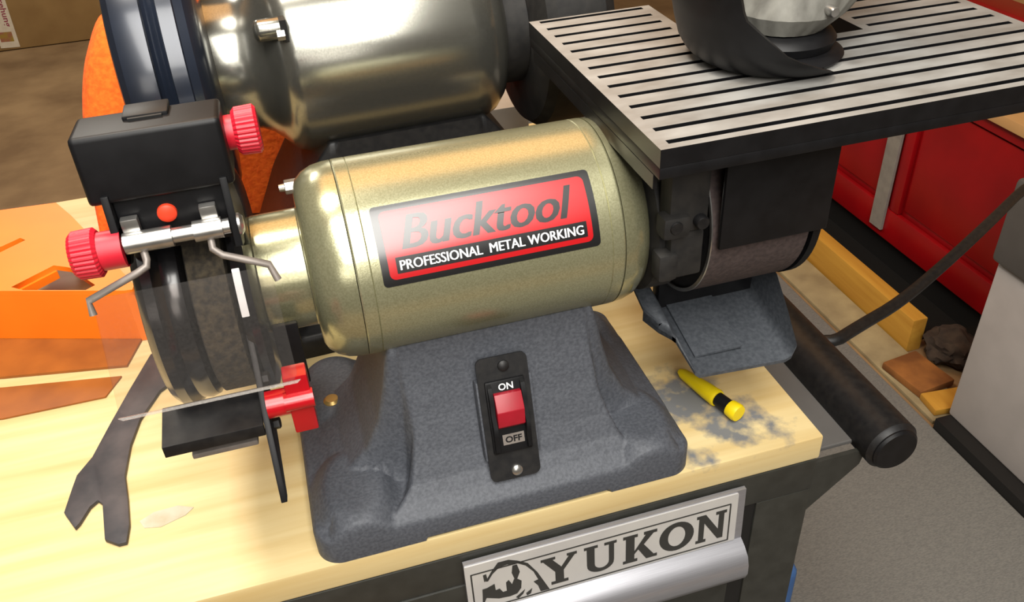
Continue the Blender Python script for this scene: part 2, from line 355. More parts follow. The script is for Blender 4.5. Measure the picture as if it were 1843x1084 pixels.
# ------------------------------------------------------------ pedestal shared by both machines
def pedestal(L, D, H, core, corey, ftab, stab, xl, xr, lip=.023, nx=170):
    """cast foot: a rounded lip, a concave front and back, flared sides and four bolting ears"""
    b = bmesh.new(); r = .018
    ys = sorted(set([0, .002, .004] + [k*.0022 for k in range(1, int(D/2/.0022))] + [y for y, _ in ftab if y < D/2] + [.0515, .0505, .053])); ys = ys + [D/2] + [D-y for y in reversed(ys)]
    xs = [L*k/nx for k in range(nx+1)]
    def hh(x, y):
        yy = min(y, D-y); f = interp(yy, ftab); l, r_ = interp(yy, xl), interp(yy, xr); w = .013
        m = sm((x-l)/w+.5)*sm((r_-x)/w+.5)
        d = max(core[0]-x, x-core[1], 0); s = interp(d, stab)
        ms = sm((yy-(corey-.012))/.014)
        ear = 0
        for ex in (.034, L-.034):
            q = ((x-ex)/.030)**2 + ((yy-.040)/.048)**2
            ear = max(ear, .013*sm(1.3-q))
        return lip + max(max(0, f-lip)*m, max(0, s-lip)*ms, ear)
    G = []
    for y in ys:
        row = []
        for x in xs:
            px, py = x, y
            dx = max(r-x, x-(L-r), 0); dy = max(r-y, y-(D-r), 0)
            if dx > 0 and dy > 0:
                h = math.hypot(dx, dy); k = max(dx, dy)/h
                px = (r-dx*k) if x < L/2 else (L-r+dx*k); py = (r-dy*k) if y < D/2 else (D-r+dy*k)
            z = hh(x, y)
            e = min(x, L-x, y, D-y)
            if e < .004: z -= .004*(1-math.sqrt(max(0, 1-(1-e/.004)**2)))
            row.append(b.verts.new((px, py, z*1.0 if H == 1 else lip+(z-lip)*H)))
        G.append(row)
    for j in range(len(ys)-1):
        for i in range(nx): b.faces.new((G[j][i], G[j][i+1], G[j+1][i+1], G[j+1][i]))
    rim = [G[0][i] for i in range(nx)] + [G[j][nx] for j in range(len(ys)-1)] + [G[-1][i] for i in range(nx, 0, -1)] + [G[j][0] for j in range(len(ys)-1, 0, -1)]
    low = []
    for v in rim:
        x, y = v.co.x, v.co.y
        cut = .0035 if (L*.27 < x < L*.76 and (y < .01 or y > D-.01)) else 0
        low.append(b.verts.new((x, y, cut)))
    for i in range(len(rim)): b.faces.new((rim[i], rim[(i+1) % len(rim)], low[(i+1) % len(rim)], low[i]))
    b.faces.new(low)
    return b
FT = [(0, .023), (.004, .0235), (.012, .029), (.020, .038), (.030, .057), (.040, .082), (.048, .108), (.0515, .124), (.0535, .1385), (.06, .1385)]
ST = [(0, .1385), (.004, .125), (.009, .10), (.016, .074), (.028, .050), (.045, .034), (.06, .026), (.07, .023)]
XL = [(0, .040), (.004, .046), (.012, .060), (.022, .071), (.038, .079), (.054, .076)]
XR = [(0, .268), (.004, .263), (.012, .249), (.022, .239), (.038, .229), (.054, .225)]

# ------------------------------------------------------------ front machine: grinder and belt sander
g = thing('bench_grinder', 'gold bench grinder with red label, eye shield and slotted sanding table', 'grinder', (.145, .1, 0))
base = put('base', pedestal(.29, .20, 1, (.076, .225), .054, FT, ST, XL, XR), 'cast', g, smooth=50, label='black cast pedestal')
AX = (.105, .185)
put('motor_housing', lathe([(.0635, .0), (.0635, .0685), (.0645, .069), (.0725, .069), (.0729, .0684), (.0733, .069), (.233, .069), (.2335, .0684), (.234, .069), (.2415, .069), (.2425, .0685), (.2425, 0)], AX, 'x', 96), 'gold', g, smooth=25)
put('end_bell', lathe([(.0630, 0), (.0630, .0688), (.058, .0686), (.050, .0672), (.043, .064), (.038, .0595), (.0355, .0545), (.0350, .050), (.0365, .046), (.0365, 0)], AX, 'x', 96), 'gold2', g, smooth=30)
put('end_bell', lathe([(.2430, 0), (.2430, .0688), (.250, .0682), (.257, .066), (.263, .061), (.2655, .056), (.266, 0)], AX, 'x', 96), 'gold2', g, smooth=30)
put('shaft_housing', lathe([(.0362, 0), (.0362, .0425), (.034, .041), (.004, .0405), (.002, .039), (.002, 0)], AX, 'x', 64), 'gold2', g, smooth=30)
for a in (140, 228):
    y, z = AX[0]-.0605*math.cos(math.radians(a)), AX[1]+.0605*math.sin(math.radians(a))
    n = lathe([(.0300, 0), (.0300, .0046), (.0305, .0052), (.0365, .0052), (.0395, .0052)], (y, z), 'x', 6)
    lathe([(.0262, 0), (.0262, .0025), (.0300, .0028)], (y, z), 'x', 12, n)
    put('housing_bolt', n, 'steel', g)
# label wrapped round the motor
LW, LH, LR, A0 = .1455, .0525, .0691, 11.8
lab = put('brand_label', bend(flat(rrect(0, LW, 0, LH, .003)), LR, A0, .0792, AX, off=.0002), 'lab_k', g, smooth=60, label='red and black maker label')
put('red_field', bend(flat(rrect(.0048, LW-.0048, .0042, LH-.0042, .004)), LR, A0, .0792, AX, off=.0004), 'lab_r', lab, smooth=60)
put('text_bar', bend(flat(rrect(.0098, LW-.0085, .0078, .0182, .0004)), LR, A0, .0792, AX, off=.0006), 'lab_k', lab, smooth=60)
def heavy(make, d):
    b = None
    for k, dx in enumerate((-d, 0, d)): b = join(b, xf(make(), Matrix.Translation((dx, 0, k*.00005))))
    return b
put('lettering', bend(heavy(lambda: text('Bucktool', .0160, LW-.0150, .0222, .0436, shear=.32, spacing=.98), .0008), LR, A0, .0792, AX, step=.0015, off=.0006), 'lab_k', lab, smooth=60)
put('lettering', bend(heavy(lambda: text('PROFESSIONAL  METAL WORKING', .0122, LW-.0112, .0098, .0160), .0002), LR, A0, .0792, AX, step=1, off=.0009), 'lab_w', lab, smooth=60)
# rocker switch on the sloped front of the base
SW = frame((.150, .0155, .0335), (1, 0, -.02), (-.012, .030, .083))
sp = put('switch_plate', xf(prism(rrect(-.0188, .0188, -.004, .0915, .005), 'xy', .0035, .0055), SW), 'blkm', g, smooth=40)
put('switch_boss', xf(bx(-.0205, .0215, .012, .074, -.012, .0034, .002), SW), 'cast', g, smooth=40)
for v in (.0025, .084):
    s = xf(lathe([(.0055, .0042), (.0070, .0040), (.0080, .0026), (.0082, 0)], (.001, v), 'z', 24), SW)
    put('screw', s, 'blkm' if v > .05 else 'steel', sp, smooth=40)
sb = put('switch_bezel', xf(bx(-.0145, .0145, .0185, .0745, .0055, .0085, .0012), SW), 'blk', g, smooth=40)
for x in (-.0135, .0105):      # cheeks beside the rocker, scooped as in the photograph
    put('cheek', xf(prism([(.020, .0085), (.073, .0085), (.071, .0115), (.060, .0140), (.050, .0120), (.042, .0155), (.034, .0140), (.022, .0125)], 'yz', x, x+.003), SW), 'blk', sb, smooth=40)
rk = put('rocker', xf(prism([(.038, .0085), (.066, .0085), (.0655, .0125), (.0530, .0165), (.0410, .0135)], 'yz', -.0098, .0102, .0006), SW), 'rocker', sb, smooth=40, label='red rocker')
put('lettering', xf(text('ON', -.0052, .0056, .0670, .0722, bold=.02), SW @ Matrix.Translation((0, 0, .0088))), 'lab_w', sb)
mk = xf(bx(-.0070, .0090, .0250, .0330, .0085, .0089), SW); put('off_mark', mk, 'wire', sb)
put('lettering', xf(text('OFF', -.0052, .0072, .0265, .0315, bold=.03), SW @ Matrix.Translation((0, 0, .0091))), 'lab_k', sb)

# --- wheel end
put('grinding_wheel', lathe([(-.0345, 0), (-.0345, .070), (-.0335, .0725), (-.0120, .0725), (-.0110, .070), (-.0110, 0)], AX, 'x', 96), 'wheel', g, smooth=30)
gu = put('wheel_guard', lathe([(-.0360, 0), (-.0360, .0690), (-.038, .0730), (-.043, .0745), (-.048, .0735), (-.050, .0755), (-.053, .0775), (-.0590, .0770), (-.0640, .072), (-.0655, .064), (-.0655, 0)], AX, 'x', 96), 'grd', g, smooth=35, label='gloss black wheel guard')
put('guard_cheek', lathe([(-.0095, 0), (-.0095, .0715), (-.0080, .0760), (-.004, .0775), (.0005, .0755), (.0030, .068), (.0034, 0)], AX, 'x', 96), 'grd', gu, smooth=35)
put('size_label', bend(flat(rrect(0, .0045, 0, .0300, .0005)), .0776, 14, -.0078, AX, off=.0001), 'lab_w', gu, smooth=60, label='worn white size label')
put('guard_band', lathe([(-.057, .0785), (-.057, .0815), (-.006, .0815), (-.006, .0785), (-.057, .0785)], AX, 'x', 48, a0=-70, a1=128), 'grd', gu, smooth=35)
# white size print on the right cheek
# side arms that carry the lamp box and the shield
for x in (-.0585, .0012):
    put('shield_arm', prism([(.075, .255), (.035, .300), (.020, .300), (.012, .262), (.026, .256), (.040, .258), (.060, .235)], 'yz', x, x+.004, .0006), 'blk', g, smooth=40)
bp = put('shield_bracket', prism([(.0245, .262), (.0245, .300), (.040, .300), (.040, .282), (.030, .262)], 'yz', -.0543, .0010, .0006), 'blk', g, smooth=40)
put('plug', lathe([(.0215, 0), (.0215, .0035), (.0225, .0050), (.0245, .0052)], (-.0295, .2835), 'y', 24), 'dot', bp, smooth=40, label='round orange-red plug')
lb = put('lamp_box', bx(-.0650, .0090, .022, .058, .2935, .3305, .003, rot=Matrix.Rotation(math.radians(-4), 3, 'X'), seg=3), 'blk', g, smooth=40, label='black box above the shield')
put('lid_clip', bx(-.040, -.017, .042, .060, .3290, .3325, .001), 'blk', lb, smooth=40)
put('lid_groove', bx(-.037, -.020, .0395, .0415, .3300, .3318), 'gap', lb)
put('adjusting_knob', knob((.046, .3135), .0135, .0133, .0265, hub=(.0085, .0135, .0095)), 'red', g, smooth=30, label='red ribbed knob')
put('shield_knob', knob((.018, .2705), .0135, -.0805, -.0665, hub=(-.0668, -.0545, .0105)), 'red', g, smooth=30, label='red ribbed knob')
rod = put('hinge_rod', lathe([(-.0540, 0), (-.0540, .0042), (.0008, .0042), (.0008, 0)], (.016, .2735), 'x', 24), 'steel', g, smooth=40, label='polished steel hinge rod')
put('hinge_sleeve', lathe([(-.0535, .0043), (-.0535, .0058), (-.0290, .0058), (-.0290, .0043)], (.016, .2735), 'x', 24), 'steel', rod, smooth=40)
put('hinge_sleeve', lathe([(-.0180, .0043), (-.0180, .0058), (-.0030, .0058), (-.0030, .0043)], (.016, .2735), 'x', 24), 'steel', rod, smooth=40)
for x in (-.053, -.013):
    put('hinge_leaf', bx(x, x+.009, .018, .0235, .2740, .2860, .001), 'steel', rod, smooth=40)
hb = lathe([(.0052, .0062), (.0065, .0060), (.0082, .0040), (.0086, 0)], (.016, .2735), 'x', 24); put('hinge_bolt', hb, 'steel', rod, smooth=40)
# clear shield hung from two bent wires
put('shield_wire', tube([(-.0455, .016, .270), (-.0445, .010, .265), (-.0450, .008, .2625), (-.050, .0065, .2605), (-.0775, .004, .2505), (-.0772, .001, .243)], .0021, 8, smoothn=0), 'wire', g, smooth=60)
put('shield_wire', tube([(-.0105, .016, .270), (-.0105, .010, .2645), (-.0060, .0075, .2610), (.0165, .004, .2520), (.0195, .001, .243)], .0021, 8, smoothn=0), 'wire', g, smooth=60)
SH = frame((-.0764, .004, .2525), (1, 0, 0), (0, .033, .0600))
def shield_poly(o): return [(o, -o), (.0945-o, -o), (.0965-o, -.064+o), (.0935-o, -.068+o), (.003+o, -.068+o), (-.0005+o, -.064+o)]
es = put('eye_shield', xf(prism(shield_poly(0.0012), 'xy', 0, .0022), SH), 'shield', g, label='clear plastic eye shield')
put('shield_rim', xf(prism([(-.0005, -.0664), (.0965, -.0664), (.0945, -.068), (.002, -.068)], 'xy', -.0001, .0023), SH), 'shedge', es)
# tool rest and its side bracket
tr = put('tool_rest', prism([(-.003, .1455), (.0300, .1490), (.0300, .1465), (.0005, .1435), (.0000, .1370), (-.0030, .1370)], 'yz', -.0690, -.0095, .0006), 'blkm', g, smooth=40, label='black tool rest')
put('rest_arm', bx(-.056, -.016, .004, .028, .1245, .1285, .001), 'wire', tr, smooth=40)
put('rest_bracket', prism([(.066, .205), (.072, .150), (.040, .128), (-.022, .101), (-.030, .104), (-.024, .116), (-.003, .150), (.020, .172), (.040, .205)], 'yz', -.0088, -.0050, .0005), 'blk', g, smooth=40)
for y, z in ((.020, .163), (.012, .132)):
    put('bracket_bolt', lathe([(-.0050, .0040), (-.0015, .0040), (-.0005, .0028), (-.0005, 0)], (y, z), 'x', 6), 'blkm', g)
put('mount_plate', bx(.0055, .0215, .050, .054, .128, .178, .001), 'blk', g, smooth=40)
wk = put('wing_knob', lathe([(-.0048, 0), (-.0048, .0085), (.0085, .0085), (.0085, 0)], (.002, .1560), 'x', 32), 'red2', g, smooth=40, label='glossy red wing knob')
put('wing', bx(.0080, .0225, -.0045, .0085, .1340, .1780, .0015), 'red2', wk, smooth=40)
put('wing_rib', lathe([(.0062, 0), (.0062, .0060), (.0236, .0060), (.0236, 0)], (-.004, .1600), 'x', 24), 'red2', wk, smooth=40)
put('mounting_bolt', lathe([(.030, .0070), (.036, .0070), (.0380, .0050), (.0382, 0)], (.030, .136), 'z', 20), 'brass', g, smooth=40)

# --- belt end
dm = put('drive_drum', lathe([(.3045, 0), (.3045, .0650), (.3060, .0700), (.3820, .0700), (.3835, .0650), (.3835, 0)], AX, 'x', 96), 'blkm', g, smooth=40)
put('sanding_belt', lathe([(.3045, .0703), (.3045, .0725), (.3810, .0725), (.3810, .0703)], AX, 'x', 96), 'belt', g, smooth=40, label='brown sanding belt')
put('belt_edge', lathe([(.3036, .0700), (.3036, .0727), (.3046, .0727), (.3046, .0700)], AX, 'x', 96), 'steel', dm, smooth=40)
put('drum_cap', lathe([(.3840, .060), (.3840, .0735), (.3900, .0735), (.3930, .0680), (.3930, 0)], AX, 'x', 64), 'blk', g, smooth=40)
hs = put('drum_housing', lathe([(.2665, 0), (.2665, .060), (.2690, .064), (.2880, .064), (.2900, .061), (.3025, .061), (.3030, 0)], AX, 'x', 64), 'dusty', g, smooth=40)
put('cover_plate', bx(.3060, .3890, .0245, .0285, .1840, .2560, .0012), 'blk', g, smooth=40, label='flat black belt cover')
put('cover_return', bx(.3855, .3890, .0290, .060, .1840, .2560, .001), 'blk', g, smooth=40)
put('housing_block', bx(.2700, .2985, .0300, .0480, .2000, .2560, .003), 'dusty', g, smooth=40)
put('housing_block', bx(.2735, .2985, .0330, .0520, .1620, .1990, .003), 'dusty', g, smooth=40)
put('lug', bx(.2640, .2840, .0250, .0400, .1990, .2160, .004), 'dusty', hs, smooth=40)
put('lug', bx(.2640, .2790, .0290, .0440, .1630, .1850, .004), 'dusty', hs, smooth=40)
for x, z in ((.273, .2085), (.292, .2085)):
    put('housing_screw', lathe([(.0240, 0), (.0240, .0042), (.0255, .0050), (.0300, .0050)], (x, z), 'y', 16), 'blkm', hs, smooth=40)
put('support_post', bx(.2700, .3000, .0500, .1000, .2300, .2595, .002), 'blkm', g, smooth=40)
put('belt_arm', bx(.2950, .3900, .110, .235, .1300, .2590, .008), 'blk', g, smooth=40)
# slotted table
ZT = .28
NX0, NX1, NY = .3530, .4740, .1350
body_poly = [(.2470, .0015), (.5880, .0015), (.5880, .2600), (NX1, .2600), (NX1, NY), (NX0, NY), (NX0, .2600), (.2470, .2600)]
tb = put('table', prism(body_poly, 'xy', .2600, ZT-.0120, .0012), 'blk', g, smooth=30, label='black table with bright slats')
def strip(n, x0, x1, y0, y1):
    o = put(n, bx(x0, x1, y0, y1, ZT-.0120, ZT), 'slat', tb); o.data.materials.append(K['blk'])
    for f in o.data.polygons: f.material_index = 0 if f.normal.z > .5 else 1
pitch, sw, y_first = .0188, .0050, .2545
slots = [y_first-k*pitch for k in range(14)]
strip('border_strip', .2470, .5880, .0015, slots[13]-sw/2)
strip('border_strip', .2470, .2548, slots[13]-sw/2, .2600); strip('border_strip', .5800, .5880, slots[13]-sw/2, .2600)
strip('border_strip', .2548, NX0, slots[0]+sw/2, .2600); strip('border_strip', NX1, .5800, slots[0]+sw/2, .2600)
strip('border_strip', NX0-.008, NX0, NY, slots[0]+sw/2); strip('border_strip', NX1, NX1+.008, NY, slots[0]+sw/2)
for k in range(13):
    y1, y0 = slots[k]-sw/2, slots[k+1]+sw/2
    if y1 > NY:
        strip('slat', .2548, NX0-.008, y0, y1); strip('slat', NX1+.008, .5800, y0, y1)
        if y0 < NY: strip('slat', NX0-.008, NX1+.008, y0, NY)
    else: strip('slat', .2548, .5800, y0, y1)
for x in (.2470, .5850): put('skirt', bx(x, x+.003, .0100, .2500, .2500, .2600), 'blk', tb)
# chute below the belt
ch = []
CF = [(.2800, .0915), (.2870, .0880), (.2930, .0880), (.2965, .0840), (.3000, .0730), (.3040, .0690), (.3780, .0640), (.3830, .0665), (.3850, .0730)]
b = bmesh.new(); rows = []
for (y, dz, rise) in ((.0300, 0, .004), (.0480, .004, .020), (.0700, .009, .036), (.1100, .018, .040)):
    row = []
    pts = list(CF) + [(.3862, .0730+rise)]
    if rise < .03: pass
    for i, (x, z) in enumerate(pts):
        yy = y
        if i <= 1: yy = max(y, .085) if i == 0 else max(y, .070)
        elif i <= 3: yy = max(y, .058)
        row.append((x, yy, z+dz))
    rows.append(row)
T = .0028
for s in (0, 1):
    rr = [[b.verts.new((x, y, z-(T if s else 0))) for (x, y, z) in row] for row in rows]
    for j in range(3):
        for i in range(len(rr[0])-1):
            try: b.faces.new((rr[j][i], rr[j][i+1], rr[j+1][i+1], rr[j+1][i]))
            except ValueError: pass
    if s == 0: top = rr
    else: bot = rr
for i in range(len(top[0])-1):
    b.faces.new((top[0][i], bot[0][i], bot[0][i+1], top[0][i+1])); b.faces.new((top[-1][i+1], bot[-1][i+1], bot[-1][i], top[-1][i]))
for j in range(3):
    for i in (0, -1): b.faces.new((top[j][i], top[j+1][i], bot[j+1][i], bot[j][i]))
bmesh.ops.remove_doubles(b, verts=b.verts, dist=1e-5)
cu = put('dust_chute', b, 'chute', g, smooth=50, label='grey folded dust chute')
put('chute_liner', prism([(.046, .0728), (.110, .0878), (.110, .0895), (.046, .0745)], 'yz', .3075, .3480), 'chute', cu)
put('chute_hanger', bx(.3000, .3840, .100, .112, .0850, .1200, .001), 'blk', g, smooth=40)

# ------------------------------------------------------------ black hood with grey funnel on the table
h = thing('dust_hood', 'black round dust hood with grey ribbed funnel resting on the slotted table', 'dust hood', (.385, .115, ZT))
HC = (.388, .118)
def shell(prof_r, a_end, a_start=80., hmax=.13, thick=.0035, nh=26, na=64, z0=ZT+.0004):
    """upright curved wall; prof_r(h) is its radius, a_end(h) the azimuth where it is cut off"""
    b = bmesh.new(); G = []
    for s_ in (0, 1):
        rows = []
        for j in range(nh+1):
            hgt = hmax*(j/nh)**1.4; row = []
            for i in range(na+1):
                a = math.radians(a_start + (a_end(hgt)-a_start)*i/na); r = prof_r(hgt) - thick*s_
                row.append(b.verts.new((HC[0]+r*math.cos(a), HC[1]+r*math.sin(a), z0+hgt)))
            rows.append(row)
        G.append(rows)
        for j in range(nh):
            for i in range(na): b.faces.new((rows[j][i], rows[j][i+1], rows[j+1][i+1], rows[j+1][i]))
    A, B = G
    for j in range(nh):
        for i in (0, na): b.faces.new((A[j][i], A[j+1][i], B[j+1][i], B[j][i]))
    for i in range(na):
        for j in (0, nh): b.faces.new((A[j][i], A[j][i+1], B[j][i+1], B[j][i]))
    return b
hw = put('hood_wall', shell(lambda q: interp(q, [(0, .050), (.0012, .0545), (.003, .058), (.008, .064), (.016, .069), (.03, .073), (.045, .076), (.13, .082)]), lambda q: interp(q, [(0, 286), (.004, 280), (.010, 266), (.02, 246), (.045, 222), (.13, 205)])), 'blk', h, smooth=50, label='black curved hood wall')
put('hood_floor', lathe([(ZT+.0004, 0), (ZT+.0004, .046), (ZT+.0030, .048), (ZT+.0055, .044), (ZT+.0058, 0)], HC, 'z', 64), 'blk', hw, smooth=40)
put('funnel_collar', lathe([(ZT+.0060, 0), (ZT+.0060, .037), (ZT+.012, .039), (ZT+.016, .036), (ZT+.018, .030), (ZT+.012, 0)], (.394, .122), 'z', 64), 'blk', h, smooth=40)
b = bmesh.new(); rows = []; NF = 96
for (dz, r, dx, dy) in ((.0185, .030, .395, .124), (.030, .0420, .402, .130), (.050, .0555, .420, .148), (.090, .0700, .440, .170), (.130, .0820, .450, .185), (.130, .0790, .450, .185), (.050, .0520, .420, .148), (.0195, .027, .395, .124)):
    rows.append([b.verts.new((dx+r*(1+.010*(i % 4 < 2))*math.cos(2*math.pi*i/NF), dy+r*(1+.010*(i % 4 < 2))*math.sin(2*math.pi*i/NF), ZT+dz)) for i in range(NF)])
for j in range(len(rows)-1):
    for i in range(NF): b.faces.new((rows[j][i], rows[j][(i+1) % NF], rows[j+1][(i+1) % NF], rows[j+1][i]))
b.faces.new(rows[0]); b.faces.new(rows[-1])
fu = put('funnel', b, 'liner', h, smooth=30, label='grey ribbed funnel')
put('funnel_screw', lathe([(.0815, 0), (.0815, .0030), (.0830, .0036), (.0900, .0036)], (.4080, ZT+.036), 'y', 16), 'steel', fu, smooth=40)

# ------------------------------------------------------------ polisher behind
p = thing('bench_polisher', 'larger grey bench polisher with blue-black wheel guard behind the gold grinder', 'polisher', (.15, .37, 0))
AY = (.37, .245)
ST2 = [(0, .1385), (.012, .128), (.03, .112), (.05, .090), (.07, .060), (.085, .038), (.095, .026), (.105, .023)]
b = pedestal(.38, .24, 1.40, (.118, .262), .054, FT, ST2, [(y, .118-(.118-x-.042)*1.2) for y, x in XL], [(y, .262+(x-.225)) for y, x in XR])
bmesh.ops.translate(b, verts=b.verts, vec=(-.048, .25, 0))
put('base', b, 'blkm', p, smooth=50)
put('motor_housing', lathe([(-.0088, 0), (-.0088, .058), (-.004, .057), (.008, .0565), (.018, .058), (.027, .0625), (.034, .069), (.040, .0765), (.047, .0822), (.056, .085), (.205, .085), (.218, .0835), (.230, .078), (.238, .069), (.242, .058), (.2425, 0)], AY, 'x', 96), 'nickel', p, smooth=40)
pk = put('bolt_pocket', lathe([(.0265, 0), (.0265, .0050), (.0285, .0080), (.0315, .0090), (.0475, .0090), (.0475, 0)], (.3025, .2905), 'x', 32), 'nickel', p, smooth=40)
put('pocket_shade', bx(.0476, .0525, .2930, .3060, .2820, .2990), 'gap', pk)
put('pocket_bolt', lathe([(.0440, 0), (.0440, .0045), (.0500, .0045), (.0500, 0)], (.2930, .2880), 'x', 6), 'steel', pk)
wg = put('wheel_guard', lathe([(-.078, 0), (-.079, .098), (-.077, .108), (-.072, .114), (-.062, .1165), (-.0505, .1165), (-.0495, .1125), (-.0470, .1105), (-.0445, .1120), (-.0420, .1105), (-.0395, .1125), (-.0385, .1165), (-.0275, .1165), (-.0265, .1150), (-.020, .1130), (-.0135, .1060), (-.0100, .0960), (-.0085, .0800), (-.0085, 0)], AY, 'x', 128), 'guard2', p, smooth=28, label='blue-black grooved wheel guard')
put('shaft_housing', lathe([(.2428, 0), (.2428, .055), (.2635, .055), (.2635, 0)], AY, 'x', 64), 'dusty', p, smooth=30)
p.rotation_euler.z = math.radians(2.2)
put('wheel_guard', lathe([(.2640, 0), (.2640, .080), (.268, .094), (.276, .100), (.320, .100), (.330, .094), (.333, .080), (.333, 0)], AY, 'x', 96), 'dusty', p, smooth=30)

# ------------------------------------------------------------ things lying on the worktop
b = bmesh.new(); NXc, NYc = 90, 36; rows = []
for j in range(NYc+1):
    row = []
    for i in range(NXc+1):
        x = -.190+.440*i/NXc; y = .505+.165*j/NYc
        tx = (x-.030)/.220; ty = (y-.5875)/.0825
        e = max(0, 1-abs(tx)**4.6)*max(0, 1-abs(ty)**3)
        f = noise.noise(Vector((x*14, y*9, 1.7)))*.5 + noise.noise(Vector((x*34, y*20, 4.2)))*.25
        z = .275*(e**.55)*(1+.16*f) + .002
        row.append(b.verts.new((x+.012*f*(e < .9), y, max(z, .002))))
    rows.append(row)
for j in range(NYc):
    for i in range(NXc): b.faces.new((rows[j][i], rows[j][i+1], rows[j+1][i+1], rows[j+1][i]))
ed = bmesh.ops.extrude_edge_only(b, edges=[e for e in b.edges if e.is_boundary])
for v in ed['geom']:
    if isinstance(v, bmesh.types.BMVert): v.co.z = .0005
o = put('towel', b, 'towel', loc=(.05, .58, 0), smooth=60); tag(o, 'orange cloth heaped behind the grey polisher', 'towel')
o = put('carton', bx(.262, .325, .535, .600, .0005, .090, .002), 'white', loc=(.29, .56, 0), smooth=40); tag(o, 'small pale grey carton behind the polisher', 'carton')

oc = thing('orange_caddy', 'orange plastic open tray with a cut-out top at the left end of the worktop', 'tray', (-.24, .43, 0))
top = [(-.42, .560), (-.226, .545), (-.205, .505), (-.178, .446), (-.130, .336), (-.131, .328), (-.139, .329), (-.255, .3715), (-.42, .432)]
hole1 = [(-.2445, .3745), (-.210, .402), (-.194, .392), (-.166, .349), (-.174, .343), (-.232, .3645)]
hole2 = [(-.300, .438), (-.252, .474), (-.246, .467), (-.296, .426)]
tp = put('top_panel', holed(top, [hole1, hole2], .0545, .060), 'orange', oc)
def wallp(name, pts, t=.004, z0=.0005, z1=.0544, par=None, m='orange'):
    b = None
    for (x0, y0), (x1, y1) in zip(pts, pts[1:]):
        d = Vector((x1-x0, y1-y0)).normalized(); n = Vector((-d.y, d.x))*t
        q = [(x0, y0), (x1, y1), (x1+n.x, y1+n.y), (x0+n.x, y0+n.y)]
        bb = prism(q, 'xy', z0, z1); b = join(b, bb) if b else bb
    put(name, b, m, par or oc)
wallp('front_panel', [(-.42, .432), (-.255, .3715), (-.139, .329), (-.131, .3285)])
wallp('side_panel', [(-.130, .336), (-.178, .446), (-.205, .505), (-.226, .545)])
wallp('hole_rim', [(-.210, .402), (-.2445, .3745)], .003, .046, .0544, tp)
put('shade_strip', prism([(-.42, .4315), (-.255, .3710), (-.139, .3285), (-.150, .290), (-.262, .312), (-.42, .350)], 'xy', .0005, .0030), 'amber', oc)  # flat strips that paint the tray's tinted shade on the worktop
put('shade_strip', prism([(-.42, .333), (-.258, .296), (-.154, .276), (-.166, .250), (-.252, .250), (-.42, .285)], 'xy', .0005, .0020), 'amber', oc)

wr = [(-.184, .113), (-.174, .094), (-.171, .098), (-.165, .113), (-.160, .118), (-.156, .113), (-.151, .075), (-.141, .067), (-.135, .067), (-.134, .084), (-.137, .112), (-.141, .139), (-.139, .175), (-.133, .206), (-.118, .240), (-.104, .253), (-.092, .285), (-.112, .312), (-.129, .298), (-.145, .250), (-.158, .208), (-.169, .170), (-.179, .152), (-.181, .138)]
o = put('wrench', prism(wr, 'xy', .0022, .0058, .0008), 'wrench', loc=(-.15, .2, 0), smooth=40); tag(o, 'dark steel flat wrench with forked end lying on the pine worktop', 'wrench')
for v in o.data.vertices: v.co.z -= .0018

mk = thing('marker_pen', 'yellow marker pen with black collar lying under the dust chute', 'marker', (.335, .075, 0))
d = Vector((.020, -.060, 0)).normalized(); e = Vector((.3478, .0385, .0088))
def pen(name, prof, m, seg=28, par=None):
    b = lathe(prof, (0, 0), 'z', seg); q = Vector((0, 0, 1)).rotation_difference(d).to_matrix().to_4x4()
    return put(name, xf(b, Matrix.Translation(e) @ q), m, par or mk, smooth=40)
pen('barrel', [(-.068, 0), (-.068, .0026), (-.063, .0048), (-.034, .0072), (-.028, .0074), (-.028, 0)], 'yellow')
pen('ring', [(-.0285, 0), (-.0285, .0072), (-.0245, .0078), (-.0225, .0072), (-.0225, 0)], 'yellow')
pen('collar', [(-.023, 0), (-.023, .0060), (-.008, .0060), (-.008, 0)], 'blk')
pen('cap', [(-.0085, 0), (-.0085, .0072), (-.001, .0078), (.0012, .0070), (.0015, 0)], 'yellow')
cl = put('clip', bx(-.0022, .0022, .0065, .0088, -.046, -.024, .0006), 'yellow', mk)
cl.data.transform(Matrix.Translation(e - Vector(mk['base'])) @ Vector((0, 0, 1)).rotation_difference(d).to_matrix().to_4x4() @ Matrix.Rotation(math.radians(-100), 4, 'Z') @ Matrix.Translation(Vector(mk['base'])))

# ------------------------------------------------------------ right-hand background
c = thing('red_tool_chest', 'red steel tool chest with recessed panels and pale wooden top behind the plank', 'tool chest', (1.72, 1.2, -BZ))
put('body', bx(1.535, 1.93, .45, 2.1, -.76, -.315, .003), 'redchest', c, smooth=40)
put('bottom_rail', bx(1.518, 1.5345, .45, 2.1, -.76, -.672, .006), 'redchest', c, smooth=40)
put('top_rail', bx(1.520, 1.5345, .45, 2.1, -.345, -.315, .003), 'redchest', c, smooth=40)
for y0, y1 in ((.45, .49), (1.205, 1.242), (2.06, 2.1)):
    put('stile', bx(1.5195, 1.5345, y0, y1, -.6715, -.3455, .004), 'redchest', c, smooth=40)
for y0, y1 in ((.50, 1.195), (1.31, 2.05)):
    put('door_panel', bx(1.528, 1.5348, y0, y1, -.655, -.352, .004), 'redchest', c, smooth=40)
put('cover_strip', bx(1.508, 1.517, 1.242, 1.290, -.735, -.315, .001), 'strap', c)
put('top_board', bx(1.505, 1.93, .44, 2.1, -.3145, -.290, .002), 'tan', c, smooth=40)
put('back_board', bx(1.9305, 2.02, .44, 2.1, -.76, -.262, .003), 'redchest', c, smooth=40)
put('shade_plinth', bx(1.555, 1.91, .47, 2.08, -BZ, -.7605), 'gap', c)  # black block added for the shade under the chest
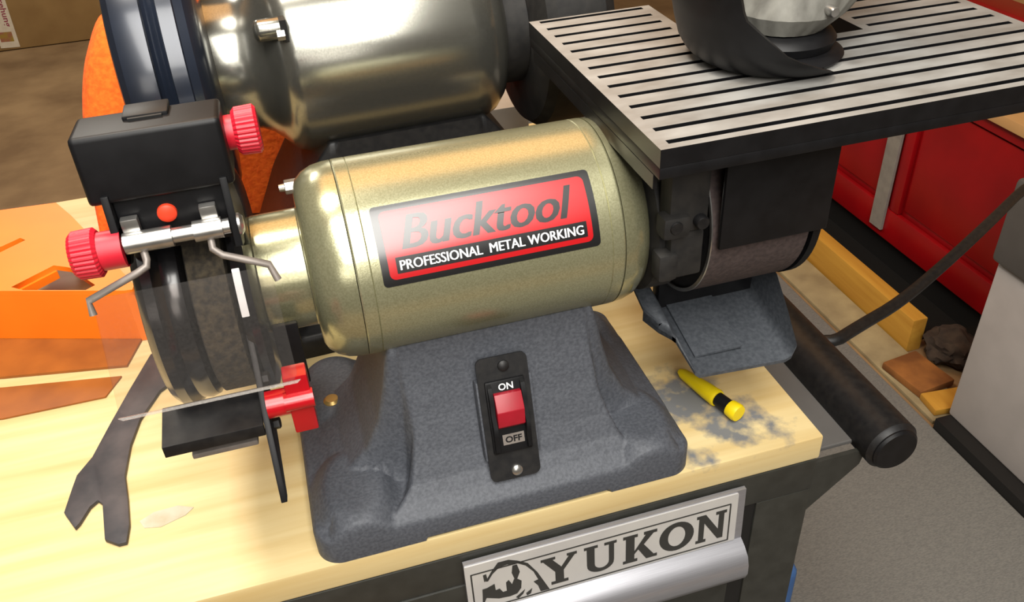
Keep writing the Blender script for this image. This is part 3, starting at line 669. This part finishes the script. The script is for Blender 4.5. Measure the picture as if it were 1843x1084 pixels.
for y in ():
    for x in (1.58, 1.86): put('foot', bx(x-.03, x+.03, y-.03, y+.03, -BZ, -.76), 'gap', c)
o = put('plank', bx(1.365, 1.405, .900, 2.3, -BZ, -.765, .003), 'plank', loc=(1.385, 1.6, -BZ), smooth=40); tag(o, 'yellow-brown timber plank on edge in front of the red chest', 'plank')
o = put('board', bx(1.262, 1.362, .67, 2.3, -BZ, -BZ+.010, .002), 'beige', loc=(1.31, 1.5, -BZ), smooth=40); tag(o, 'stained beige board flat on the floor along the plank', 'board')
o = put('shade_sheet', bx(1.408, 1.5545, .93, 2.1, -BZ, -BZ+.004), 'gap', loc=(1.48, 1.5, -BZ)); tag(o, 'thin black sheet added as painted shade on the floor between the plank and the red chest', 'sheet')  # stands in for the shadow on the bare floor
def crumple(name, c, s, m, label, cat, seed, amp=.35, group=None):
    b = bmesh.new(); bmesh.ops.create_icosphere(b, subdivisions=4, radius=1)
    for v in b.verts:
        n = v.co.normalized(); k = 1 + amp*(noise.noise(n*2.2+Vector((seed, 0, 0))) + .6*abs(noise.noise(n*5+Vector((0, seed, 0)))))
        v.co = Vector((n.x*s[0]*k, n.y*s[1]*k, max(-.55, n.z)*s[2]*k))
    zm = min(v.co.z for v in b.verts)
    for v in b.verts: v.co += Vector((c[0], c[1], c[2]-zm))
    o = put(name, b, m, loc=c, smooth=40); return tag(o, label, cat, group)
crumple('rag', (1.440, .845, -BZ+.002), (.055, .055, .045), 'rag', 'dark crumpled rag on the floor at the end of the plank', 'rag', 3.1)
o = put('wood_offcut', bx(1.272, 1.372, .745, .865, -BZ+.011, -BZ+.030, .004, rot=Matrix.Rotation(.12, 3, 'Z')), 'brown', loc=(1.32, .80, -BZ), smooth=40); tag(o, 'brown wood offcut on the beige board by the plank end', 'offcut')
o = put('wood_offcut', bx(1.275, 1.385, .675, .735, -BZ+.0105, -BZ+.028, .004, rot=Matrix.Rotation(-.10, 3, 'Z')), 'plank', loc=(1.33, .70, -BZ), smooth=40); tag(o, 'yellow-brown wood offcut beside the light grey storage box', 'offcut')
sb2 = thing('storage_box', 'light grey storage box with darker grey lid at the right edge', 'box', (1.39, .2, -BZ))
put('body', bx(1.285, 1.485, -.25, .660, -.825, -.430, .006), 'boxg', sb2, smooth=40)
put('lid', bx(1.272, 1.495, -.26, .668, -.4295, -.255, .010), 'boxd', sb2, smooth=40)
put('shade_plinth', bx(1.2505, 1.480, -.24, .655, -BZ, -.8255), 'gap', sb2)  # black block, pushed forward to paint the dark gap below the box
CP = [(.500, .40, -.8545), (.500, .40, -.80), (.500, .39, -.45), (.505, .36, -.18), (.512, .29, -.085), (.506, .20, -.062), (.508, .141, -.040), (.56, .166, -.048), (.63, .192, -.052), (.71, .226, -.042), (.79, .269, -.044), (.86, .311, -.052), (.95, .367, -.064), (1.10, .44, -.085), (1.22, .50, -.13), (1.30, .54, -.23), (1.36, .56, -.2485), (1.42, .57, -.2485)]
o = put('power_cord', tube(CP, .0064, 12, smoothn=2), 'blkm', loc=(.6, .14, -.1), smooth=60); tag(o, 'thick black power cord running from the push handle across the red chest', 'cord')
bj = thing('blue_jug', 'blue plastic jug with black cap on the mat beside the cabinet', 'jug', (.64, .36, -BZ))
put('body', bx(.555, .680, .300, .455, -BZ+.008, -BZ+.20, .02, seg=3), 'blue', bj, smooth=50)
put('cap', lathe([(-BZ+.195, .022), (-BZ+.225, .022), (-BZ+.230, .018), (-BZ+.230, 0)], (.668, .430), 'z', 24), 'gap', bj, smooth=40)
put('handle', tube([(.600, .33, -BZ+.198), (.605, .335, -BZ+.235), (.640, .37, -BZ+.240), (.648, .38, -BZ+.198)], .008, 10, smoothn=2), 'blue', bj, smooth=60)

# ------------------------------------------------------------ left-hand background
cx_ = thing('cardboard_box', 'plain brown cardboard box with a printed paper label on the floor', 'box', (-1.1, 4.6, -BZ))
put('body', bx(-1.30, -.45, 4.40, 4.90, -BZ+.004, -.28, .006), 'card', cx_, smooth=40)
BLF = frame((-1.186, 4.3985, -.846), (1, 0, -.05), (.035, 0, .23))
lp = put('paper_label', xf(prism([(-.088, 0), (0, 0), (0, .42), (-.088, .42)], 'xy', 0, .001), BLF), 'paper', cx_, label='white label with maroon lettering')
put('lettering', xf(text('Drehung', 0, .165, 0, .036, bold=.02), BLF @ Matrix.Translation((-.044, .268, .0012)) @ Matrix.Rotation(math.radians(-90), 4, 'Z')), 'maroon', lp)
put('picture', xf(flat([(-.078, .030), (-.018, .030), (-.018, .078), (-.078, .078)]), BLF @ Matrix.Translation((0, 0, .0012))), 'photo', lp)
